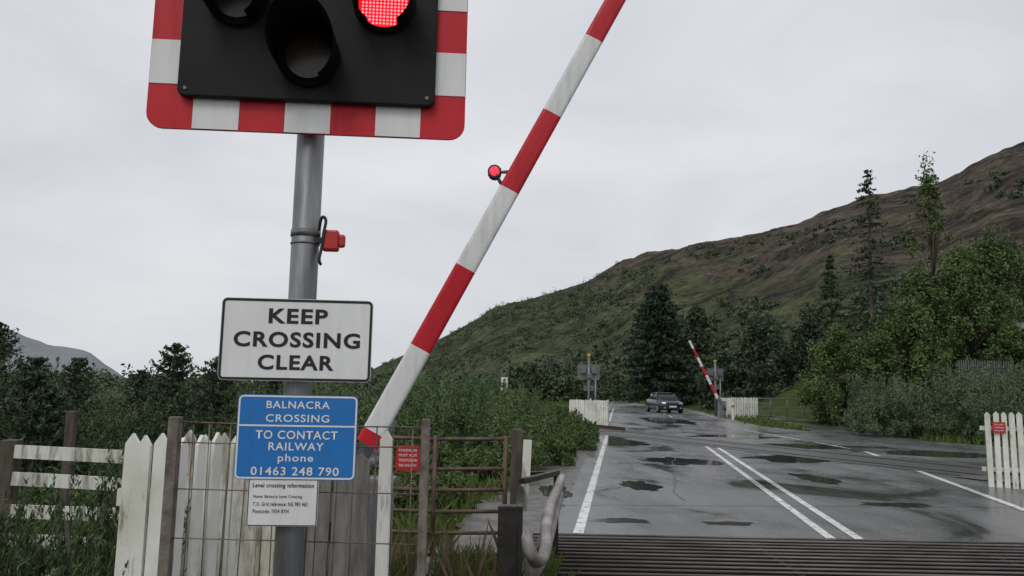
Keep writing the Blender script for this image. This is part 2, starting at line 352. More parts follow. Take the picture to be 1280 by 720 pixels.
# ---------------------------------------------------------------- terrain
def ss(a,b,v): 
    t=min(1,max(0,(v-a)/(b-a))); return t*t*(3-2*t)
def prof(y): return 0.3*ss(36,50,y)
def pl(tab,y):
    if y<=tab[0][0]: return tab[0][1]
    for (a,b),(c,d) in zip(tab,tab[1:]):
        if y<=c: return b+(d-b)*(y-a)/(c-a)
    return tab[-1][1]
def XL(y): return .777+.136*(y-9.3)-.32
XRT=[(-8,5.6),(9,7.15),(12,7.95),(15,9.2),(17,12),(20,15),(24,16.4),(28,16.6),(31,15.2),(35,14.6),(41,12.0),(46,12.0),(60,13.9),(140,24.4)]
def XR(y): return pl(XRT,y)
def ground_h(x,y):
    h=prof(y)
    h+=2.3*ss(17.5,25,x)*ss(14,24,y)
    d=0
    if y<141: d=max(XL(y)-1.6-x, x-XR(y)-.6)
    k=ss(0.2,3,d)*(1-ss(200,500,abs(y)))
    h+=k*(0.22*mnoise.noise(Vector((x*.35,y*.35,0)))+.10*mnoise.noise(Vector((x*1.1,y*1.1,3))))
    return h
def axis(lo,hi,step,far,g=1.28):
    a=list(np.arange(lo,hi+1e-6,step)); s=step; v=hi
    while v<far: s*=g; v+=s; a.append(v)
    s=step; v=lo
    while v>-far: s*=g; v-=s; a.insert(0,v)
    return a
xs=axis(-14,30,.5,4000); ys=axis(-6,62,.5,4000)
V=[(x,y,ground_h(x,y)) for y in ys for x in xs]; nx=len(xs)
F=[(j*nx+i,j*nx+i+1,(j+1)*nx+i+1,(j+1)*nx+i) for j in range(len(ys)-1) for i in range(nx-1)]
mobj('ground',V,F,M['ground'],smooth=True)

def sheet(name,rows,mat,zo,parent=None,cols=1):
    V=[];F=[]
    for (y,a,b) in rows:
        for c in range(cols+1):
            x=a+(b-a)*c/cols; V.append((x,y,prof(y)+zo))
    w=cols+1
    for j in range(len(rows)-1):
        for c in range(cols): F.append((j*w+c,j*w+c+1,(j+1)*w+c+1,(j+1)*w+c))
    return mobj(name,V,F,mat,parent)
YR=[y for y in np.arange(-8,140.1,.25)]
def rag(y,s,a): return a*mnoise.noise(Vector((y*.9,s,0)))+a*.6*mnoise.noise(Vector((y*3.1,s,5)))
road=sheet('road',[(y,XL(y)+rag(y,1,.14),XR(y)+rag(y,9,.15)) for y in YR],M['asphalt'],.03)
sheet('road_shoulder',[(y,XL(y)-1.15+rag(y,4,.35),XL(y)+.5) for y in YR if y>2],M['gravel'],.022)
sheet('verge_gravel',[(y,XR(y)-.5,XR(y)+.9+rag(y,14,.4)) for y in YR if y>2],M['gravel'],.018)
sheet('access_track',[(y,14.2+.12*(y-38)+rag(y,7,.2),17.2+.16*(y-38)+rag(y,8,.2)) for y in np.arange(30,75,.5)],M['asphalt'],.026)
mk=empty('road_markings')
def strip(name,pts,w,zo=.036,mat=M['paint'],parent=None,wob=0):
    V=[];F=[]; P=[]
    for (a,b) in zip(pts,pts[1:]):
        n=max(1,int(math.dist(a,b)/(.3 if wob else 1.0)))
        for i in range(n): P.append((a[0]+(b[0]-a[0])*i/n+wob*mnoise.noise(Vector((i*.4,a[0],1))),a[1]+(b[1]-a[1])*i/n+wob*mnoise.noise(Vector((i*.4,a[0],7)))))
    P.append(pts[-1])
    for i,p in enumerate(P):
        q=P[min(i+1,len(P)-1)]; o=P[max(i-1,0)]; dx,dy=q[0]-o[0],q[1]-o[1]; L=math.hypot(dx,dy); nx_,ny_=-dy/L,dx/L
        for s in(-1,1): V.append((p[0]+nx_*w/2*s,p[1]+ny_*w/2*s,prof(p[1])+zo))
        if i: F.append((2*i-2,2*i-1,2*i+1,2*i))
    return mobj(name,V,F,mat,parent or mk)
strip('edge_line_left',[(.80,9.3),(4.05,33.3)],.12)
def cx(y): return 3.82+.156*(y-9.4)
for s,nm in((-.16,'centre_line_a'),(.16,'centre_line_b')):
    strip(nm,[(cx(9.2)+s,9.2),(cx(28.6)+s,28.6)],.11)
strip('edge_line_right',[(6.9,9.3),(7.55,12),(9.15,18.3),(10.74,24.6)],.13)
strip('edge_line_right_b',[(10.74,25.6),(10.9,29)],.12)
strip('edge_line_right_c',[(10.9,30.5),(11.0,38)],.12)
strip('stop_line',[(9.4,46.0),(12.1,46.6)],.25)
for k in range(6):
    y0=47+k*8; strip('centre_dash_%d'%k,[(9.3+.14*(y0-46),y0),(9.3+.14*(y0-42.5),y0+3.5)],.11)
strip('edge_line_far_left',[(5.2,42),(9.0,70)],.1); strip('edge_line_far_right',[(12.3,48),(14.9,70)],.1)
sm_=empty('tar_seams')
strip('seam_a',[(.6,11.6),(8.0,12.3)],.02,.0335,M['seam'],sm_,.10)
strip('seam_b',[(2.6,12.3),(4.4,22)],.02,.0335,M['seam'],sm_,.12)
strip('seam_c',[(1.9,18.4),(10.2,20.4)],.03,.0335,M['seam'],sm_,.10)
# puddles: thin irregular films of water in the wheel tracks
for i,(x,y_,rx,ry) in enumerate([(1.45,10.3,.42,.16),(2.75,10.25,.34,.13),(7.2,21,1.1,1.0),(4.1,19.5,.8,1.1),(5.9,12.3,.5,.3),(9.8,26.5,2.2,1.2),(3.6,27,.8,1.8),(6.0,16,.35,.8),(2.3,14.2,.3,.7),(12.8,24,1.6,1.4),(8.8,32,1.7,1.3),(8.7,44,1.2,2.6),(.75,13.2,.25,.9)]):
    V=[(x,y_,prof(y_)+.0325)];F=[]; n=56
    for k in range(n):
        a=2*math.pi*k/n; q=1+.55*mnoise.noise(Vector((math.cos(a)*1.6,math.sin(a)*1.6,i*3.1)))+.28*mnoise.noise(Vector((math.cos(a)*5,math.sin(a)*5,i*3.1)))
        V.append((x+rx*q*math.cos(a),y_+ry*q*math.sin(a),prof(y_+ry*q*math.sin(a))+.0325)); F.append((0,1+k,1+(k+1)%n))
    mobj('puddle' if i==0 else 'puddle.%03d'%i,V,F,M['puddle'])

tr=empty('railway_track'); td=Vector((.384,-.923,0)); tn=Vector((.923,.384,0)); tc=Vector((7.2,26.2,0))
def quadstrip(name,off,w,a0,a1,z,mat,step=1.0):
    V=[];F=[]; n=int((a1-a0)/step)
    for i in range(n+1):
        p=tc+td*(a0+(a1-a0)*i/n)
        for s in(-1,1):
            q=p+tn*(off+s*w/2); V.append((q.x,q.y,prof(q.y)+z))
        if i: F.append((2*i-2,2*i-1,2*i+1,2*i))
    return mobj(name,V,F,mat,tr)
quadstrip('ballast_a',0,3.6,-160,-7.9,.05,M['ballast']); quadstrip('ballast_b',0,3.6,9.4,60,.05,M['ballast'])
quadstrip('crossing_panels',0,2.7,-8,9.5,.040,M['rubber'])
for o in(-.75,.75):
    quadstrip('flangeway',o,.17,-8,9.5,.044,M['pit_shade']); quadstrip('rail_head',o,.07,-8,9.5,.048,M['rail'])
    for a0,a1 in((-160,-8),(9.5,60)):
        p0=tc+td*a0+tn*o; p1=tc+td*a1+tn*o
        railbox('rail',(p0.x,p0.y,prof(p0.y)+.16),(p1.x,p1.y,prof(p1.y)+.16),.14,.07,M['rail'],tr)

# cattle grid
cg=empty('cattle_grid',(0,0,0))
mobj('pit_shade',[(.30,5.0,.0375),(7.25,5.0,.0375),(7.25,9.10,.0375),(.30,9.10,.0375)],[(0,1,2,3)],M['pit_shade'],cg)  # flat dark sheet painted as the shade under the bars, no real hole
bars=[]
y=5.06
while y<9.05: bars.append(((.28,y,.067),(7.27,y+random.uniform(-.008,.008),.067),.0125)); y+=.172
rods('bars',bars,M['gridbar'],cg,12)
for x in(.30,2.6,4.9,7.25): box('bearer_%d'%x,(.06,4.05,.012),(x,7.04,.0465),M['iron'],cg)

# ---------------------------------------------------------------- hills
ctab=[(-.42,-.01,1300),(-.30,.004,1250),(-.2,.012,1180),(-.16,.030,1100),(-.12,.050,1020),(-.08,.069,950),(-.02,.104,850),(.02,.117,800),(.06,.131,740),(.09,.140,700),(.12,.156,670),(.16,.175,630),(.20,.187,600),(.26,.197,560),(.31,.207,530),(.36,.219,500),(.41,.243,475),(.46,.261,455),(.50,.268,440),(.54,.277,425),(.59,.302,405),(.64,.322,385),(.75,.355,350),(.95,.41,300),(1.3,.45,260)]
ftab=[(-.42,700),(-.16,500),(0,280),(.2,170),(.4,110),(.64,85),(1.3,70)]
def interp(tab,s,k=1):
    for a,b in zip(tab,tab[1:]):
        if s<=b[0]:
            f=(s-a[0])/(b[0]-a[0]); return a[k]+(b[k]-a[k])*f
    return tab[-1][k]
def hillp(s,v):
    t=interp(ctab,s,1); Dc=interp(ctab,s,2); Df=interp(ftab,s,1)
    if v<=1:
        D=Df+(Dc-Df)*v; z=(1.6+t*Dc)*(.85*v**1.12+.15*v**.5)-1.0*(1-v)
    else:
        D=Dc+(v-1)*Dc*1.2; z=(1.6+t*Dc)*(1-1.0*(v-1)**1.2)
    x=s*D
    a=min(1,v*3)
    rdg=1-abs(mnoise.noise(Vector((x*.02,D*.009,9))))*2
    z+=a*(5.5*mnoise.fractal(Vector((x*.012,D*.012,1)),1,2,6)*(1 if v<.9 else .6)+3.0*rdg*math.sin(min(1,v)*math.pi)+1.6*mnoise.noise(Vector((x*.07,D*.07,4)))+.7*mnoise.noise(Vector((x*.2,D*.2,6))))*min(1,t*9+.15)
    return (x,D,z)
ns=340; nv=150
V=[];F=[]
for i in range(ns+1):
    s=-.42+1.5*i/ns
    for j in range(nv+1): V.append(hillp(s,1.35*(j/nv)**1.1))
for i in range(ns):
    for j in range(nv):
        k=i*(nv+1)+j; F.append((k,k+nv+1,k+nv+2,k+1))
mobj('hillside',V,F,M['hill'],smooth=True)
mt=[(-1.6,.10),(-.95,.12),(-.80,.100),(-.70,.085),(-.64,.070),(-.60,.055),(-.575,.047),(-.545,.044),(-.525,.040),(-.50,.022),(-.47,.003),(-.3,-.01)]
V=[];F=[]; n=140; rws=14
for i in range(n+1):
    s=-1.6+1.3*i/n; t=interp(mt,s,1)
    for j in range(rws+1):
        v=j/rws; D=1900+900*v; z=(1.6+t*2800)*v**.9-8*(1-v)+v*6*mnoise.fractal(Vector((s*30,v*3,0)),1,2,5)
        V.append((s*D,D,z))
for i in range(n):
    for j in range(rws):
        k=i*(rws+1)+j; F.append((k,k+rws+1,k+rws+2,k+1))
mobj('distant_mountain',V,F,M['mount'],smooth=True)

P=[]
for i in range(2500):
    s=random.uniform(-.2,.9); v=random.random()**1.8*.8
    if mnoise.noise(Vector((s*9,v*5,2)))<-.18+v*.42+max(0,s)*.2: continue
    x,y_,z=hillp(s,v); r=random.uniform(.8,2.8)*(1 if s>.1 else 1.6)
    P.append(blob_pts((x,y_,z+r*.3),(r,r,r*.8),56))
for i in range(650):
    s=random.uniform(-.16,.18); v=random.uniform(.25,1.0)
    x,y_,z=hillp(s,v); r=random.uniform(2,5)
    if mnoise.noise(Vector((s*14,v*4,7)))<-.08: continue
    P.append(blob_pts((x,y_,z+r*.3),(r*.9,r*.9,r*.8),56))
P=np.concatenate(P); quads_obj('hillside_bushes',leaf_quads(P,.55,.7),M['far'])

P=[]
for i in range(260):
    s=random.uniform(-.85,.12); D=random.uniform(110,190); h=random.uniform(2.4,4.8) if s<-.05 else random.uniform(2.5,6)
    P.append(blob_pts((s*D,D,h*.45),(random.uniform(1.5,3),2,h*.5),150))
quads_obj('distant_treeline',leaf_quads(np.concatenate(P),.36,.6),M['far'])
P=[]
for i in range(190):
    s=random.uniform(.0,.46); D=random.uniform(82,125)
    if XL(D)-3<s*D<XL(D)+9: 
        if D<118: continue
    h=random.uniform(3.5,9)*(1 if s>.22 else .66)
    for q in range(5):
        P.append(blob_pts((s*D+random.uniform(-1.4,1.4),D,.3+h*random.uniform(.15,.85)),(random.uniform(.8,1.7),1.3,h*.18),70))
quads_obj('background_woodland',leaf_quads(np.concatenate(P),.26,.6),M['far'])

# ---------------------------------------------------------------- trees
conifer('conifer_tree',16.2,88,.3,13.2,5.0,M['dark'],levels=60,nbr=13,nq=22,leaf=.30,power=.5)
conifer('conifer_tree.001',21.0,90,.3,11.2,3.6,M['far'],levels=50,nbr=12,nq=20,leaf=.28,power=.5)
conifer('conifer_tree.002',20.4,45,1.8,13.0,2.7,M['pine'],levels=50,nbr=7,nq=16,leaf=.12,sparse=.6,droop=.22,power=.75)
broadleaf('birch_tree',24.4,46,2.0,12.6,2.2,M['willow'],leaf=.10,nb=60,nl=65)
conifer('conifer_tree.003',18.9,47,1.5,8.5,2.0,M['pine'],levels=38,nbr=7,nq=14,leaf=.13,sparse=.7)
for i,(x,y_,H,r) in enumerate([(20.5,41,5.4,2.6),(23.5,41.5,7.2,3.1),(26.4,43.5,7.9,3.4),(29.8,44,7.9,3.2),(18.2,44,5.0,2.4),(31.5,40,5.6,3),(22.0,43,6.6,2.4),(24.3,38.6,3.0,1.7),(26.6,37.0,2.5,1.6)]):
    broadleaf('willow_tree' if i==0 else 'willow_tree.%03d'%i,x,y_,ground_h(x,y_)-.2,H,r,M['willow'],leaf=.09,nb=130,nl=200,lo=.05)
for i,(x,y_,H,r) in enumerate([(22,70,7.6,3.2),(27,72,9,3.6),(31,66,8.5,3.5),(25.5,80,9,3.5),(19.5,74,5,2.4),(35,70,9,3.5)]):
    broadleaf('alder_tree' if i==0 else 'alder_tree.%03d'%i,x,y_,.3,H,r,M['far'],leaf=.17,nb=95,nl=150,lo=.05)
shrub_mass('sallow_shrubs',[(15.6,34.5,.1,1.2,1.8),(17.2,34,.1,1.5,2.4),(19.3,34,.3,1.7,2.8),(21.3,34.5,.8,1.7,2.4),(18.6,31,.2,1.2,1.7),(20.4,31,.5,1.3,1.9),(17.2,38,.1,1.5,2.8),(23.4,35.5,1.5,1.6,1.4),(25.6,36,2.0,1.6,1.3)],.06,M['sage'],nb=46,nl=220,up=(0,0,.9),asp=.35)
shrub_mass('green_shrubs',[(22.8,31,1.0,1.8,2.5),(20.8,28.5,.4,1.3,1.9),(24.5,29,1.6,1.9,2.5),(26.5,30,2.0,2.0,2.4),(18.8,27.6,.05,.8,1.0),(19.6,25.6,.2,.9,1.3)],.065,M['willow'],nb=46,nl=190)
# left of road
shrub_mass('roadside_shrubs',[(-3.4,13.5,0,1.2,1.5),(-1.9,14.4,0,1.0,1.25),(-.9,15.2,0,.9,1.6),(.1,16.9,0,.8,1.15),(-2.4,18,0,1.5,1.9),(-.6,19,0,1.2,1.7),(.7,21,0,.9,1.2),(-1.2,23,0,1.4,2.1),(1.2,24.5,0,.9,1.2),(.2,27,0,1.3,1.8),(1.8,28.5,0,.9,1.0),(.6,32,0,1.5,1.6),(2.2,32.5,0,.9,.9),(-2.5,28,0,2,2.3),(-4.5,20,0,1.6,2.0),(-1.8,36,0,2,2.2)],.042,M['green'],nb=34,nl=230,up=(0,0,.7),asp=.38)
shrub_mass('bracken',[(-2.7,12.6,0,.8,.85),(-1.2,13.4,0,.7,.8),(.1,14.8,0,.6,.75),(-.4,13.9,0,.5,.6),(.9,18.2,0,.6,.8),(1.3,20.4,0,.5,.7),(1.9,23,0,.6,.7),(2.4,27,0,.6,.7),(-1.2,10.8,0,.7,.6),(-2.3,10.2,0,.8,.7),(-6.8,9.2,0,.8,.6),(-5.0,8.8,0,.7,.6),(-8,10.2,0,.8,.7)],.055,M['willow'],nb=34,nl=130,up=(0,0,.2),asp=.28)
shrub_mass('gorse_bushes',[(-8.4,11.6,0,1.1,1.1),(-7.2,12.6,0,.9,1.2),(-6.0,12.2,0,1.0,1.0),(-5.0,13.2,0,1.0,1.35),(-4.2,12.2,0,.8,1.0),(-3.2,11.6,0,.8,.95),(-9.8,13.5,0,1.4,1.7),(-10.5,17,0,1.8,1.6),(-8.2,17.5,0,1.6,1.4),(-6.2,18,0,1.5,1.8),(-13,20,0,2.2,2.3),(-4.3,9.4,0,.6,.7)],.036,M['gorse'],nb=34,nl=220,up=(0,0,.9),asp=.32)
shrub_mass('scrub_bushes',[(-17,24,0,2.0,1.6),(-14.5,26,0,2.0,1.5),(-12.5,24,0,1.8,1.5),(-10.7,27,0,2.0,1.7),(-9.2,23.5,0,1.8,1.5),(-7.4,26,0,1.8,1.9),(-5.4,25,0,1.8,2.0),(-20,28,0,2.4,2.0),(-16.5,32,0,2.4,1.8),(-12,33,0,2.5,1.7),(-8,34,0,2.4,2.1)],.06,M['sage'],nb=34,nl=170,up=(0,0,.5),asp=.4)
for i,(x,y_,H,r) in enumerate([(-7.9,13.4,2.0,.85),(-7.2,12.2,1.75,.7),(-5.6,13.4,2.25,.85),(-5.1,14.2,2.1,.8),(-9.1,14.2,2.6,1.0),(-4.1,14.4,1.9,.7),(-6.4,11.2,1.5,.6),(-8.6,12.5,2.0,.8),(-3.4,12.6,1.6,.6),(-10.2,19,2.2,.8),(-8.9,19.5,1.9,.8)]):
    conifer('young_pine' if i==0 else 'young_pine.%03d'%i,x,y_,0,H,r,M['pine'],levels=28,nbr=9,nq=18,leaf=.045,droop=-.45,power=.6)
shrub_mass('broom_bush',[(-2.22,4.5,0,.46,1.16),(-2.02,4.2,0,.32,.95)],.024,M['gorse'],nb=58,nl=210,asp=.2,up=(0,0,1.4))
shrub_mass('broom_bush.001',[(-2.85,4.6,0,.4,.85),(-3.2,4.9,0,.45,1.1),(-2.7,4.2,0,.35,.75)],.024,M['gorse'],nb=46,nl=180,asp=.2,up=(0,0,1.4))

def region(n,x0,x1,y0,y1,cond=None):
    out=[]
    for i in range(n):
        x=random.uniform(x0,x1); y_=random.uniform(y0,y1)
        if cond and not cond(x,y_): continue
        out.append((x,y_,ground_h(x,y_)-.01))
    return out
vl=lambda x,y: x<XL(y)-1.0+.4*mnoise.noise(Vector((x*1.3,y*1.3,0))) and abs((Vector((x,y,0))-tc).dot(tn))>1.9
grass('verge_grass',region(26000,-5,.6,3.6,9,lambda x,y:vl(x,y)),.22,.005,M['grass'])
grass('verge_grass.001',region(42000,-9,3,9,34,lambda x,y:vl(x,y)),.30,.011,M['grass'])
grass('verge_grass.002',region(30000,8.5,30,13,60,lambda x,y:x>XR(y)+.5+.5*mnoise.noise(Vector((x,y,0))) and abs((Vector((x,y,0))-tc).dot(tn))>1.9 and not(14+.12*(y-38)<x<17.4+.16*(y-38) and y>30)),.32,.018,M['grass'])
grass('verge_grass.003',region(16000,-6,12,34,95,lambda x,y:x<XL(y)-.5),.5,.03,M['grass'])
grass('seeding_grass',region(700,-1.9,-.1,3.3,3.95)+region(260,-1.5,.1,5.2,7.3),.48,.0022,M['dry'],.22)
grass('tall_grass',region(3200,-.6,.6,5.0,7.6,lambda x,y:x<.42),.24,.004,M['grass'],.35)

# ---------------------------------------------------------------- crossing signal (near)
def emis(name,c,s):
    m,nt,b=newmat(name); b.inputs['Base Color'].default_value=(*c,1); b.inputs['Emission Color'].default_value=(*c,1); b.inputs['Emission Strength'].default_value=s; b.inputs['Roughness'].default_value=.4
    return m
MLIT_BASE=emis('lit_red_lens',(1,.008,.02),.75); MLIT_DOT=emis('lit_red_leds',(1,.14,.16),3.0); MLIT_S=emis('lit_boom_lamp',(1,.03,.05),1.3)
def signal(name,loc,rz,Hb=2.55):
    e=empty(name,loc,rz)
    rods('pole',[((0,0,-.1),(0,0,Hb+.95),.052)],M['galv'],e,24)
    w,h=1.185,.86; cz=Hb+h/2; yb=-.085
    plate('backboard',rrect(w,h,.06),yb,yb+.012,M['red'],e,(0,cz))
    bw=.116; m=w/7
    for i in range(7):
        if i%2==1:
            for zz in(-1,1):
                x0=-w/2+i*m; c=cz+zz*(h/2-bw/2-.002)
                plate('white_stripe',[(x0,-bw/2),(x0+m,-bw/2),(x0+m,bw/2),(x0,bw/2)],yb-.003,yb+.001,M['white'],e,(0,c))
    m2=h/5
    for i in(1,3):
        for xx in(-1,1):
            c=xx*(w/2-bw/2-.002); z0=-h/2+i*m2
            plate('white_stripe',[(-bw/2,z0),(bw/2,z0),(bw/2,z0+m2),(-bw/2,z0+m2)],yb-.003,yb+.001,M['white'],e,(c,cz))
    bev(plate('black_panel',rrect(w-2*bw,h-2*bw,.03),yb-.035,yb-.004,M['black'],e,(0,cz+.0)),.006)
    sc_=[(sx*(w/2-bw-.03),cz+sz*(h/2-bw-.03)) for sx in(-1,1) for sz in(-1,1)]
    rods('screws',[((a,yb-.034,b),(a,yb-.039,b),.007) for a,b in sc_],M['galvd'],e,10)
    yf=yb-.036
    for nm,x,z,mt_ in (('left_lamp',-.275,Hb+.51,'glass_d'),('right_lamp',.275,Hb+.51,'lit'),('amber_lamp',0,Hb+.285,'amber')):
        seg=40
        ring=[(math.cos(2*math.pi*i/seg),math.sin(2*math.pi*i/seg)) for i in range(seg)]
        if mt_=='lit':
            plate(nm+'_lens',[(a*.099,b*.099) for a,b in ring],yf-.012,yf,MLIT_BASE,e,(x,z))
            V=[];F=[]
            pitch=.0135
            for i in range(-8,9):
                for j in range(-8,9):
                    u=i*pitch; v=j*pitch
                    if u*u+v*v>.093**2: continue
                    k=len(V)
                    for q in range(8):
                        t=2*math.pi*q/8; V.append((x+u+math.cos(t)*.0044,yf-.0125,z+v+math.sin(t)*.0044))
                    V.append((x+u,yf-.017,z+v))
                    for q in range(8): F.append((k+q,k+(q+1)%8,k+8))
            mobj(nm+'_leds',V,F,MLIT_DOT,e)
        else:
            plate(nm+'_lens',[(a*.085,b*.085) for a,b in ring],yf-.012,yf,M['glass_d' if mt_=='glass_d' else mt_],e,(x,z))
            plate(nm+'_surround',[(a*.108,b*.108) for a,b in ring],yf-.008,yf,M['hood'],e,(x,z))
        V=[];F=[]
        for r,yy in((.118,yf),(.118,yf-.022),(.1,yf-.022),(.1,yf-.01)):
            for a,b in ring: V.append((x+a*r,yy,z+b*r))
        for k in range(3):
            for i in range(seg): F.append((k*seg+i,k*seg+(i+1)%seg,(k+1)*seg+(i+1)%seg,(k+1)*seg+i))
        mobj(nm+'_rim',V,F,M['hood'],e,True)
        V=[];F=[]; n=40; a0=R(-62); a1=R(242)
        for i in range(n+1):
            t=a0+(a1-a0)*i/n; s=math.sin(t); L=.10+.19*(.5+.5*s)
            V.append((x+.112*math.cos(t),yf,z+.112*math.sin(t))); V.append((x+.116*math.cos(t),yf-L,z+.116*math.sin(t)))
            if i: F.append((2*i-2,2*i-1,2*i+1,2*i))
        o=mobj(nm+'_hood',V,F,M['hood'],e,True); sm=o.modifiers.new('s','SOLIDIFY'); sm.thickness=.004
    box('rear_bracket',(.5,.05,.06),(0,-.05,cz),M['galvd'],e)
    return e
sg_=signal('level_crossing_signal',(-.79,3.0,0),R(4))
rods('strap',[((0,0,2.17),(0,0,2.195),.056),((0,0,2.14),(0,0,2.146),.055)],M['galvd'],sg_,24)
box('red_beacon_box',(.062,.05,.078),(.098,-.02,2.155),M['redbox'],sg_,b=.008)
box('red_beacon_bracket',(.045,.03,.02),(.058,-.02,2.155),M['iron'],sg_)
box('red_beacon_hood',(.03,.03,.05),(.138,-.02,2.155),M['redbox'],sg_,b=.01)
path('cable',[(.055,-.03,2.19),(.06,-.05,2.245),(.085,-.05,2.235),(.075,-.05,2.18),(.07,-.045,2.12),(.06,-.05,2.07),(.07,-.04,2.06)],.006,M['iron'],sg_)

def sign_on(name,X,Y,Z,w,h,mat,r=.02,rz=R(4)):
    e=empty(name,(X,Y,Z),rz); plate('panel',rrect(w,h,r),0,.004,mat,e)
    plate('panel_back',rrect(w-.01,h-.01,r),.0045,.007,M['galvd'],e)
    rods('clamp',[((-.07,.02,h*.22),(.07,.02,h*.22),.008),((-.07,.02,-h*.22),(.07,.02,-h*.22),.008)],M['galvd'],e)
    return e
s1=sign_on('keep_crossing_clear_sign',-.784,2.925,1.774,.547,.300,M['white'])
ringplate('border',.543,.296,.018,.009,-.0015,M['ink'],s1)
text('line_1','KEEP',.213,.055,.003,.086,-.0015,M['ink'],s1,.03)
text('line_2','CROSSING',.455,.057,.003,.000,-.0015,M['ink'],s1,.03)
text('line_3','CLEAR',.273,.055,.003,-.083,-.0015,M['ink'],s1,.03)
s2=sign_on('railway_contact_sign',-.764,2.925,1.424,.427,.300,M['blue'])
ringplate('border',.422,.295,.018,.006,-.0015,M['textw'],s2)
plate('divider',[(-.208,-.003),(.208,-.003),(.208,.003),(-.208,.003)],-.0015,-.0005,M['textw'],s2,(0,.040))
text('line_1','BALNACRA',.225,.027,0,.115,-.0015,M['textw'],s2,.012)
text('line_2','CROSSING',.225,.027,0,.067,-.0015,M['textw'],s2,.012)
text('line_3','TO CONTACT',.290,.030,0,.008,-.0015,M['textw'],s2,.012)
text('line_4','RAILWAY',.195,.028,0,-.033,-.0015,M['textw'],s2,.012)
text('line_5','phone',.125,.034,0,-.077,-.0015,M['textw'],s2,.012)
text('line_6','01463 248 790',.310,.030,0,-.120,-.0015,M['textw'],s2,.012)
s3=sign_on('crossing_information_notice',-.802,2.925,1.196,.247,.168,M['white'],.008)
ringplate('border',.244,.165,.008,.003,-.0015,M['ink'],s3)
text('heading','Level crossing information',.215,.020,0,.056,-.0015,M['ink'],s3,.02)
for i,t in enumerate(['Name: Balnacra Level Crossing','T.O. Grid reference: NG 983 463','Postcode: IV54 8YH']):
    text('text_%d'%i,t,[.17,.19,.125][i],.014,[-.018,-.008,-.04][i],.018-.025*i,-.0015,M['ink'],s3,.012)

# ---------------------------------------------------------------- barriers
def barrier(name,loc,rz,pivot_z,ang,L,w0,w1,first,band,lamps,box_off=-.12):
    e=empty(name,loc,rz); d=Vector((math.cos(ang),0,math.sin(ang))); n=Vector((-d.z,0,d.x)); P0=Vector((0,0,pivot_z))
    a=-.06; cuts=[a,.03,first]; 
    while cuts[-1]<L: cuts.append(min(L,cuts[-1]+band))
    for i,(c0,c1) in enumerate(zip(cuts,cuts[1:])):
        V=[];F=[]; N=16
        for c in(c0,c1):
            w=w0+(w1-w0)*max(0,c)/L
            for k in range(N):
                t=2*math.pi*k/N; sx=abs(math.cos(t))**.45*math.copysign(1,math.cos(t)); sy=abs(math.sin(t))**.45*math.copysign(1,math.sin(t))
                V.append(P0+d*c+n*(sx*w/2)+Vector((0,sy*w*.24,0)))
        for k in range(N): F.append((k,(k+1)%N,N+(k+1)%N,N+k))
        F.append(tuple(range(N-1,-1,-1))); F.append(tuple(range(N,2*N)))
        o=mobj('boom_band_%d'%i,V,F,M['boomr'] if i%2==0 else M['boomw'],e)
        bm=bmesh.new(); bm.from_mesh(o.data); bmesh.ops.recalc_face_normals(bm,faces=bm.faces); bm.to_mesh(o.data); bm.free()
    for c in lamps:
        q=P0+d*c+n*(w0*.5+.07)
        rods('lamp_bracket',[(P0+d*(c-.05)+n*(w0*.42),q,.012),(P0+d*(c+.05)+n*(w0*.42),q,.012)],M['galvd'],e,8)
        rods('lamp_body',[(q+Vector((0,.04,0)),q+Vector((0,-.035,0)),.046)],M['iron'],e,20)
        rods('lamp_lens',[(q+Vector((0,-.036,0)),q+Vector((0,-.05,0)),.034,.024)],MLIT_S,e,20)
        rods('lamp_cage',[(q+Vector((.05*math.cos(t),-.02,.05*math.sin(t))),q+Vector((.026*math.cos(t),-.062,.026*math.sin(t))),.004) for t in(0.5,2.1,3.7,5.2)],M['galv'],e,6)
    bev(box('machine_cabinet',(.42,.34,.95),(box_off,.32,.48),M['galv'],e),.015)
    box('cabinet_lid',(.46,.38,.04),(box_off,.32,.975),M['galvd'],e,b=.01)
    for yy in(.09,.55):
        q0=P0+Vector((0,yy,0))+d*.1; q1=P0+Vector((0,yy,0))-d*.62; railbox('side_arm',q0,q1,.09,.02,M['galvd'],e)
    q=P0-d*.62; box('counterweight',(.22,.44,.2),(q.x,.32,q.z),M['iron'],e,rot=(0,-ang,0),b=.01)
    rods('pivot_shaft',[(P0+Vector((-.05,.02,-.2)),P0+Vector((-.05,.6,-.2)),.03)],M['galvd'],e,12)
    return e
barrier('level_crossing_barrier',(-.895,5.3,0),0,1.30,math.atan2(2.77,1.441),6.2,.152,.118,.645,.612,[1.93,4.9])
barrier('level_crossing_barrier.001',(12.9,50,.3),R(180),1.1,R(64),4.0,.18,.14,.4,.61,[1.9,3.9])

# ---------------------------------------------------------------- fences near
wf=empty('white_picket_fence',(0,0,0))
pickets('pickets_front',(-1.90,4.02),(-1.66,3.98),3,.070,1.36,.02,M['wtim'],wf,jit=.012)
pickets('pickets_rear',(-2.0,4.75),(-1.42,4.65),6,.075,1.33,.02,M['wtim2'],wf,jit=.02)
pickets('pickets_return',(-1.68,4.05),(-1.50,4.62),4,.07,1.34,.02,M['wtim'],wf,jit=.015)
pickets('pickets_end',(-.735,4.60),(-.645,4.58),1,.072,1.37,.022,M['wtim'],wf,jit=.0)
railbox('rail_top',(-2.0,4.80,1.08),(-.66,4.66,1.05),.09,.03,M['wtim2'],wf); railbox('rail_low',(-2.0,4.80,.35),(-.66,4.66,.32),.09,.03,M['wtim2'],wf)
railbox('rail_front',(-1.92,4.05,1.05),(-1.66,4.01,1.05),.08,.03,M['wtim'],wf)
